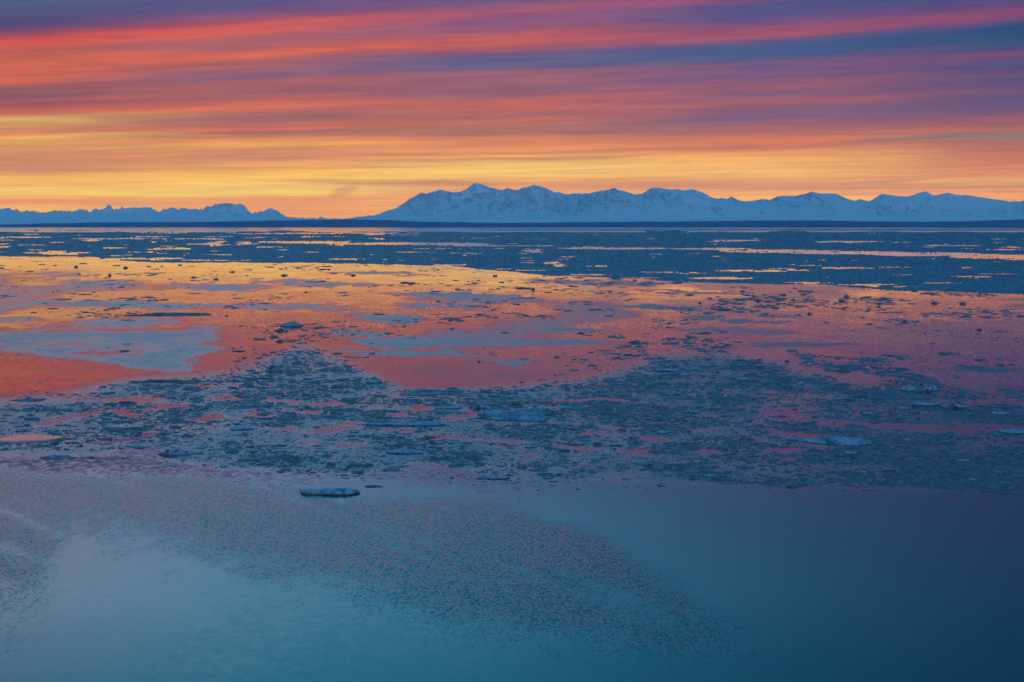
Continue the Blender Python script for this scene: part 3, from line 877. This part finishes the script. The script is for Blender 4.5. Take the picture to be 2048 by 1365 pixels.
def dims(x0, x1, yt, yb, kind):
    w, h = x1 - x0, max(yb - yt, 2.0)
    X, Y = ground((x0 + x1) / 2, yb)
    Wd = w * Y / F
    Dp = SHARE[kind] * h * Y * Y / (F * CAMH)
    Dp = min(max(Dp, 0.45 * Wd), 1.5 * Wd)
    H = max((1 - SHARE[kind]) * h * Y / F, 0.10) * (1.1 if kind == 'rubble' else 0.72)
    return X, Y + Dp * 0.47, Wd, Dp, H


def floe(x0, x1, yt, yb, kind, label, blocks=0, dark=False, group=None, cat='ice floe'):
    seedn[0] += 1
    sd = seedn[0]
    X, Y, Wd, Dp, H = dims(x0, x1, yt, yb, kind)
    rng = np.random.default_rng(sd)
    mat = {'raft': M_DARKRAFT if dark else M_RAFT}.get(kind, M_DARKICE if dark else M_FLOE)
    me, Z, XX, YY = floe_mesh(kind, Wd, Dp, H, sd, mat)
    pr = dict(label=label, category=cat)
    if group:
        pr['group'] = group
    if not blocks:
        o = link('ice_floe', me, **pr)
        o.location = (X, Y, 0)
        return o
    root = link('ice_floe', None, **pr)
    root.empty_display_size = 0.3
    root.location = (X, Y, 0)
    link('slab', me, root)
    for i in range(blocks):
        r_ = rng.uniform(0.45, 0.9)
        i0 = int(r_ * (Z.shape[0] - 1))
        j0 = int(rng.integers(0, Z.shape[1]))
        sz = H * rng.uniform(0.25, 0.55)
        c = link('ice_block', (CHUNKS_DARK if dark or rng.random() < 0.25 else CHUNKS)[int(rng.integers(0, 4))], root)
        c.location = (XX[i0, j0], YY[i0, j0], Z[i0, j0] + sz * 0.22)
        c.scale = (sz * rng.uniform(0.9, 2.2), sz * rng.uniform(0.8, 1.6), sz * rng.uniform(0.6, 1.1))
        c.rotation_euler = (rng.uniform(-0.5, 0.5), rng.uniform(-0.6, 0.6), rng.uniform(0, 6.28))
    return root


BIG = [
    (590, 718, 972, 991, 'slab', 9, 'large solitary blue slab with broken rim on ruffled water in front of the belt'),
    (729, 902, 838, 853, 'slab', 8, 'very long flat blue floe with ragged top beside the wide pancake raft'),
    (943, 1130, 811, 842, 'raft', 0, 'widest lumpy blue pancake raft lying in the brash belt'),
    (800, 934, 778, 791, 'raft', 0, 'long bright blue raft at the back of the belt, beyond the wide pancake raft'),
    (1587, 1788, 869, 891, 'raft', 0, 'broad pale blue raft with patchy snow beside the long rose pool'),
    (1806, 1886, 768, 784, 'rubble', 10, 'dark jagged rubble floe alone in rose water behind the belt'),
    (1890, 1946, 799, 819, 'rubble', 8, 'tallest heaped rubble floe, joined against a lower flat floe'),
    (1827, 1895, 802, 813, 'slab', 5, 'low tapering floe pressed against the tallest heaped rubble floe'),
    (2005, 2062, 856, 868, 'slab', 5, 'thick pale blue slab at the end of the long rose pool'),
    (456, 506, 850, 861, 'slab', 5, 'thick blue slab with layered top near the orange pools'),
    (312, 388, 900, 911, 'rubble', 7, 'long dark lumpy floe at the front of the belt near purple water'),
    (769, 850, 896, 908, 'slab', 4, 'smooth oval blue floe with bumpy back, among purple pools'),
    (857, 923, 809, 819, 'slab', 5, 'low floe with dark broken ridge just short of the bright blue raft'),
    (935, 975, 805, 817, 'rubble', 5, 'dark rubble heap at the edge of the wide pancake raft'),
    (729, 764, 755, 767, 'rubble', 6, 'spiky dark rubble heap beside the pale pond behind the belt'),
    (1254, 1286, 871, 885, 'rubble', 5, 'dark peaked rubble chunk in the middle of the belt beside a smooth pale block'),
    (1312, 1341, 858, 868, 'block', 0, 'smooth rounded pale blue block in the middle of the belt'),
    (1407, 1435, 945, 955, 'block', 2, 'bright pale blue block at the front edge of the belt'),
    (1309, 1362, 733, 744, 'slab', 5, 'pale floe with a raised dark end, behind the belt'),
    (1364, 1400, 731, 741, 'slab', 3, 'small thick floe next to the pale floe with a raised dark end'),
    (1369, 1401, 818, 827, 'block', 2, 'pale tilted block with dark notches in the back of the belt'),
    (948, 1020, 950, 959, 'slab', 3, 'thin long blue floe at the front of the belt by the grey pool'),
    (554, 603, 645, 654, 'rubble', 5, 'dark lumpy floe standing in the arm of brash by the ruffled patch'),
    (528, 559, 732, 744, 'rubble', 3, 'small dark heaped floe where the arm of brash joins the belt'),
    (241, 411, 757, 768, 'raft', 0, 'flat grey raft on the back edge of the belt beside red orange water'),
    (236, 414, 622, 634, 'raft', 0, 'long thin dark raft above the ruffled patch in orange water'),
    (13, 90, 796, 804, 'raft', 0, 'small dark raft on the edge of the red orange water'),
    (189, 285, 853, 862, 'raft', 0, 'dark oval raft between two slanting purple pools'),
    (68, 145, 908, 920, 'raft', 0, 'dark raft at the front of the belt beside a small round block'),
    (1724, 1792, 715, 723, 'raft', 0, 'lone flat blue raft in the rose water behind the belt'),
    (1471, 1511, 754, 761, 'rubble', 3, 'low knobbly floe at the back of the belt beyond the pale tilted block'),
    (1983, 2025, 821, 830, 'slab', 3, 'flat tapered floe in the belt below the tallest rubble floe'),
    (1914, 1942, 917, 924, 'block', 0, 'small bright flat block alone in the darkest brash'),
    (1687, 1718, 901, 909, 'slab', 2, 'small pale topped floe in front of the broad pale raft'),
    (1667, 1698, 794, 800, 'slab', 2, 'small floe with pale upturned ends behind the rose pool'),
    (1724, 1747, 821, 830, 'block', 2, 'small light block on the bank of a curved rose pool'),
    (1798, 1824, 812, 819, 'block', 0, 'small light block just short of the low tapering floe'),
    (1055, 1092, 936, 944, 'raft', 0, 'small round dark raft between two purple pools at the front of the belt'),
    (1967, 2070, 805, 818, 'raft', 0, 'long dull raft beyond the flat tapered floe'),
]
SHORT = ['solitary broken slab', 'very long flat floe', 'widest pancake raft', 'long bright raft', 'broad pale raft', 'jagged rubble floe', 'tallest rubble floe', 'low tapering floe', 'rose pool slab',
         'layered blue slab', 'long lumpy floe', 'smooth oval floe', 'floe with dark ridge', 'dark rubble heap', 'spiky rubble heap', 'peaked rubble chunk', 'smooth rounded block', 'bright front block',
         'floe with raised end', 'small thick floe', 'tilted notched block', 'thin long floe', 'brash arm floe', 'small heaped floe', 'flat grey raft', 'long thin dark raft', 'small dark raft',
         'dark oval raft', 'dark front raft', 'lone flat raft', 'low knobbly floe', 'flat tapered floe', 'small bright block', 'small pale topped floe', 'floe with upturned ends', 'curved pool block',
         'light block', 'small round raft', 'long dull raft']
NEAR = []


def where(X, Y):
    d = sorted((math.hypot(X - a, (Y - b) * 0.5), n) for a, b, n in NEAR)
    if d[0][0] < 4:
        return 'close beside the ' + d[0][1]
    return 'between the %s and the %s' % (d[0][1], d[1][1])


DARKRAFTS = ('dark', 'grey', 'dull')
for (x0, x1, yt, yb, kd, nb, lab), nm in zip(BIG, SHORT):
    d_ = dims(x0, x1, yt, yb, kd)
    NEAR.append((d_[0], d_[1], nm))
    floe(x0, x1, yt, yb, kd, lab, nb, dark=(kd == 'raft' and any(w in lab for w in DARKRAFTS)))

# smooth wet pan of new ice, its tilt added to mirror the low sky
m_, N_, p_, P_, g_ = material('wet_new_ice')
N_.put(p_.inputs['Base Color'], N_.ramp(N_.noise(P_, 0.8, 4.0, 0.6), [(0.35, (0.34, 0.36, 0.38, 1)), (0.7, (0.52, 0.53, 0.54, 1))]))
p_.inputs['Roughness'].default_value = 0.10
p_.inputs['IOR'].default_value = 1.5
pan = floe(-14, 96, 864, 886, 'raft', 'smooth pale pink reflecting pan of wet new ice at the front of the belt')
th_ = np.arange(40) * 2 * np.pi / 40
dm_ = dims(-14, 96, 864, 886, 'raft')
ro_ = 1 + 0.10 * np.sin(2 * th_ + 1) + 0.07 * np.sin(3 * th_ + 2) + 0.05 * np.sin(5 * th_)
px_, py_ = np.cos(th_) * ro_ * dm_[2] / 2, np.sin(th_) * ro_ * dm_[3] / 2
pz_ = 0.03 + (dm_[3] * 0.6 - py_) * 0.019
PV = np.concatenate([np.stack([px_, py_, pz_], -1), np.stack([px_, py_, pz_ * 0 - 0.05], -1), [[0, 0, 0.03 + dm_[3] * 0.6 * 0.019]]])
a_i = np.arange(40)
b_i = (a_i + 1) % 40
pan.data = mesh_np('ice_pan', PV, np.stack([a_i + 40, b_i + 40, b_i, a_i], 1), np.stack([a_i, b_i, np.full(40, 80)], 1), mat=m_)

SMALL_BELT = [(61, 76, 813, 818), (76, 119, 815, 822), (463, 501, 868, 873), (315, 341, 860, 869), (260, 282, 866, 872), (389, 412, 889, 897), (117, 137, 908, 914), (171, 185, 911, 917), (336, 356, 927, 933),
              (438, 453, 926, 935), (95, 116, 880, 890), (79, 119, 860, 864), (522, 533, 788, 796), (550, 574, 847, 853), (764, 790, 921, 927), (630, 653, 921, 927), (993, 1015, 929, 933),
              (869, 888, 881, 888), (925, 940, 855, 861), (1012, 1038, 783, 788), (1190, 1222, 908, 912), (1110, 1135, 850, 856), (1136, 1150, 853, 860), (1050, 1074, 889, 896), (1100, 1113, 968, 972),
              (1414, 1427, 783, 788), (1219, 1235, 893, 898), (1624, 1641, 837, 844), (1989, 2009, 866, 872), (1940, 1955, 955, 961), (1772, 1782, 927, 932), (1579, 1596, 806, 812), (1810, 1822, 876, 882), (1044, 1058, 784, 790), (1935, 1950, 826, 832),
              (1090, 1104, 790, 794), (1160, 1172, 790, 795), (700, 712, 795, 799), (640, 655, 815, 819), (596, 610, 832, 836), (1315, 1330, 816, 821), (1380, 1396, 830, 834), (1470, 1500, 842, 846), (1545, 1570, 842, 846), (1245, 1256, 875, 880),
              (1113, 1174, 813, 818), (728, 766, 971, 975), (1158, 1208, 938, 945), (660, 676, 900, 905), (690, 700, 911, 915), (540, 556, 899, 905), (820, 836, 880, 885), (770, 784, 890, 894), (1690, 1712, 834, 838), (1838, 1850, 843, 847), (1315, 1332, 968, 973)]
for i, (x0, x1, yt, yb) in enumerate(SMALL_BELT):
    w, h = x1 - x0, yb - yt
    kd = 'raft' if w > 6.5 * h else ('slab' if w > 4.5 * h else 'block')
    d_ = dims(x0, x1, yt, yb, kd)
    floe(x0, x1, yt, yb, kd, 'small %s ice %s %s' % ('dark' if i % 3 == 1 else 'pale', kd, where(d_[0], d_[1])), 0, dark=(i % 3 == 1), group='small floes in the brash belt')

OPEN = [(1955, 1965, 656, 661), (1615, 1625, 624, 629), (1688, 1700, 588, 595), (1920, 1936, 603, 609), (1864, 1879, 603, 608), (1510, 1526, 598, 603), (1396, 1404, 603, 607), (1678, 1693, 597, 603), (1755, 1779, 654, 657),
        (1433, 1461, 618, 622), (1570, 1580, 718, 724), (547, 569, 657, 663), (550, 567, 680, 685), (461, 489, 700, 704), (157, 171, 525, 528), (147, 155, 530, 535), (214, 222, 547, 552), (245, 255, 533, 537), (354, 364, 528, 531),
        (639, 660, 536, 540), (530, 547, 532, 535), (458, 470, 541, 545), (50, 65, 541, 544), (367, 403, 583, 588), (96, 113, 615, 618), (448, 456, 630, 633), (899, 909, 654, 659), (895, 904, 638, 642), (1172, 1200, 617, 621),
        (743, 769, 626, 630), (1032, 1063, 572, 578), (1076, 1092, 559, 562), (985, 995, 549, 553), (1343, 1367, 562, 567), (1266, 1275, 559, 562), (1600, 1615, 586, 590), (700, 712, 549, 552), (800, 830, 562, 567), (905, 918, 559, 562),
        (660, 675, 545, 548), (560, 575, 548, 552), (300, 316, 536, 539), (222, 238, 529, 532), (380, 392, 553, 556), (425, 436, 556, 560), (630, 650, 561, 564), (20, 34, 571, 574), (1108, 1120, 712, 716), (954, 962, 721, 725), (1140, 1158, 738, 742),
        (1790, 1800, 744, 748), (1430, 1442, 742, 746), (1275, 1284, 733, 737), (1000, 1020, 664, 667), (1155, 1170, 664, 668), (1330, 1350, 653, 656), (1240, 1262, 690, 693), (820, 834, 675, 677), (1060, 1070, 575, 580), (1480, 1492, 580, 584)]
proto = {}
for i, (x0, x1, yt, yb) in enumerate(OPEN):
    w, h = x1 - x0, yb - yt
    kd = 'raft' if w > 7 * h else ('slab' if w > 4 * h else 'rubble')
    d_ = dims(x0, x1, yt, yb, kd)
    floe(x0, x1, yt, yb, kd, 'lone dark ice %s %s' % (kd, where(d_[0], d_[1])) if yb > 610 else
         '%s lone dark ice %s on bright water just off the pack ice edge' % ('broad' if w > 18 else 'small', kd), 0, dark=True, group='lone floes on the open water')

# many more small pieces: copies of eight shapes
rng = np.random.default_rng(44)
KINDS = [('slab', 1.0, 0.8, 0.28), ('block', 1.0, 0.8, 0.30), ('rubble', 1.0, 0.7, 0.36), ('slab', 1.0, 0.6, 0.20), ('block', 1.0, 0.7, 0.24), ('rubble', 1.0, 0.9, 0.30)]
SH = [floe_mesh(k, w, d, h, 300 + i, M_DARKICE if i % 2 else M_FLOE)[0] for i, (k, w, d, h) in enumerate(KINDS)]
SHD = [floe_mesh(k, w, d, h, 320 + i, M_DARKICE)[0] for i, (k, w, d, h) in enumerate(KINDS)]


def scatter(n, xr, yr, accept, meshes, wmed, label, group):
    c = 0
    for _ in range(n * 60):
        x, y = rng.uniform(*xr), rng.uniform(*yr)
        X, Y = ground(x, y)
        if rng.random() > accept(np.array([x]), np.array([y]), np.array([X]), np.array([Y]))[0]:
            continue
        o = link('ice_chunk', meshes[int(rng.integers(0, len(meshes)))], label=label if y < 640 else '%s %s' % (label.split(' on ')[0].split(' bedded')[0], where(X, Y)), category='ice chunk', group=group)
        wd = min(max(float(np.exp(rng.normal(math.log(wmed), 0.35))), 5), 3 * wmed) * Y / F
        o.location = (X, Y, 0)
        o.scale = (wd, wd, wd * rng.uniform(0.4, 0.75) * (0.6 if y < 700 else 1.0))
        o.rotation_euler = (0, 0, rng.uniform(0, 6.28))
        c += 1
        if c >= n:
            break


def acc_belt(x, y, X, Y):
    t_, b_ = zone_edges(x)
    return (y > t_) * (y < b_ + 4) * (1 - 0.8 * lead_mask(x, y, X, Y))


def acc_open(x, y, X, Y):
    edge = interp([(-300, 513), (0, 514), (330, 529), (760, 532), (1020, 546), (1270, 559), (1500, 571), (1800, 584), (2400, 597)], x)
    t_, b_ = zone_edges(x)
    d = (y > edge + 2) * (y < t_ - 5) * (0.10 + 1.1 * (1 - sstep(y - edge, 5, 50)) + 0.25 * sstep(x, 800, 1500))
    return d * (1 - inside(x, y, [(-400, 600), (480, 600), (520, 690), (480, 745), (240, 762), (-400, 805)])) * sstep(fbm(X * 0.02, Y * 0.008, 5, 3), 0.35, 0.6)


scatter(120, (-60, 2110), (700, 990), acc_belt, SH, 11, 'ice chunk bedded among the chips of the brash belt', 'chunks in the brash belt')
scatter(70, (-60, 2110), (515, 760), acc_open, SHD, 8.5, 'tiny dark ice chunk on the bright calm water near the pack edge', 'chunks on the open water')

# ------------------------------------------------------------------ the hazy winter air
def haze():
    x, y0, y1, z0, z1 = 60000.0, -900.0, 72000.0, -18.0, 1420.0
    V = [(sx * x, yy, zz) for sx in (-1, 1) for yy in (y0, y1) for zz in (z0, z1)]
    q = [(0, 1, 3, 2), (4, 6, 7, 5), (0, 4, 5, 1), (2, 3, 7, 6), (1, 5, 7, 3), (0, 2, 6, 4)]
    m = bpy.data.materials.new('haze')
    m.use_nodes = True
    m.node_tree.nodes.clear()
    N = NT(m.node_tree)
    o = N.n('ShaderNodeOutputMaterial')
    v = N.n('ShaderNodeVolumePrincipled')
    v.inputs['Color'].default_value = (0.30, 0.66, 1.0, 1)
    v.inputs['Density'].default_value = 7.0e-6
    v.inputs['Anisotropy'].default_value = 0.0
    N.t.links.new(v.outputs[0], o.inputs['Volume'])
    link('haze', mesh_np('haze', V, q, mat=m), kind='stuff', label='thin blue winter haze over the water and the far shore', category='haze')


haze()
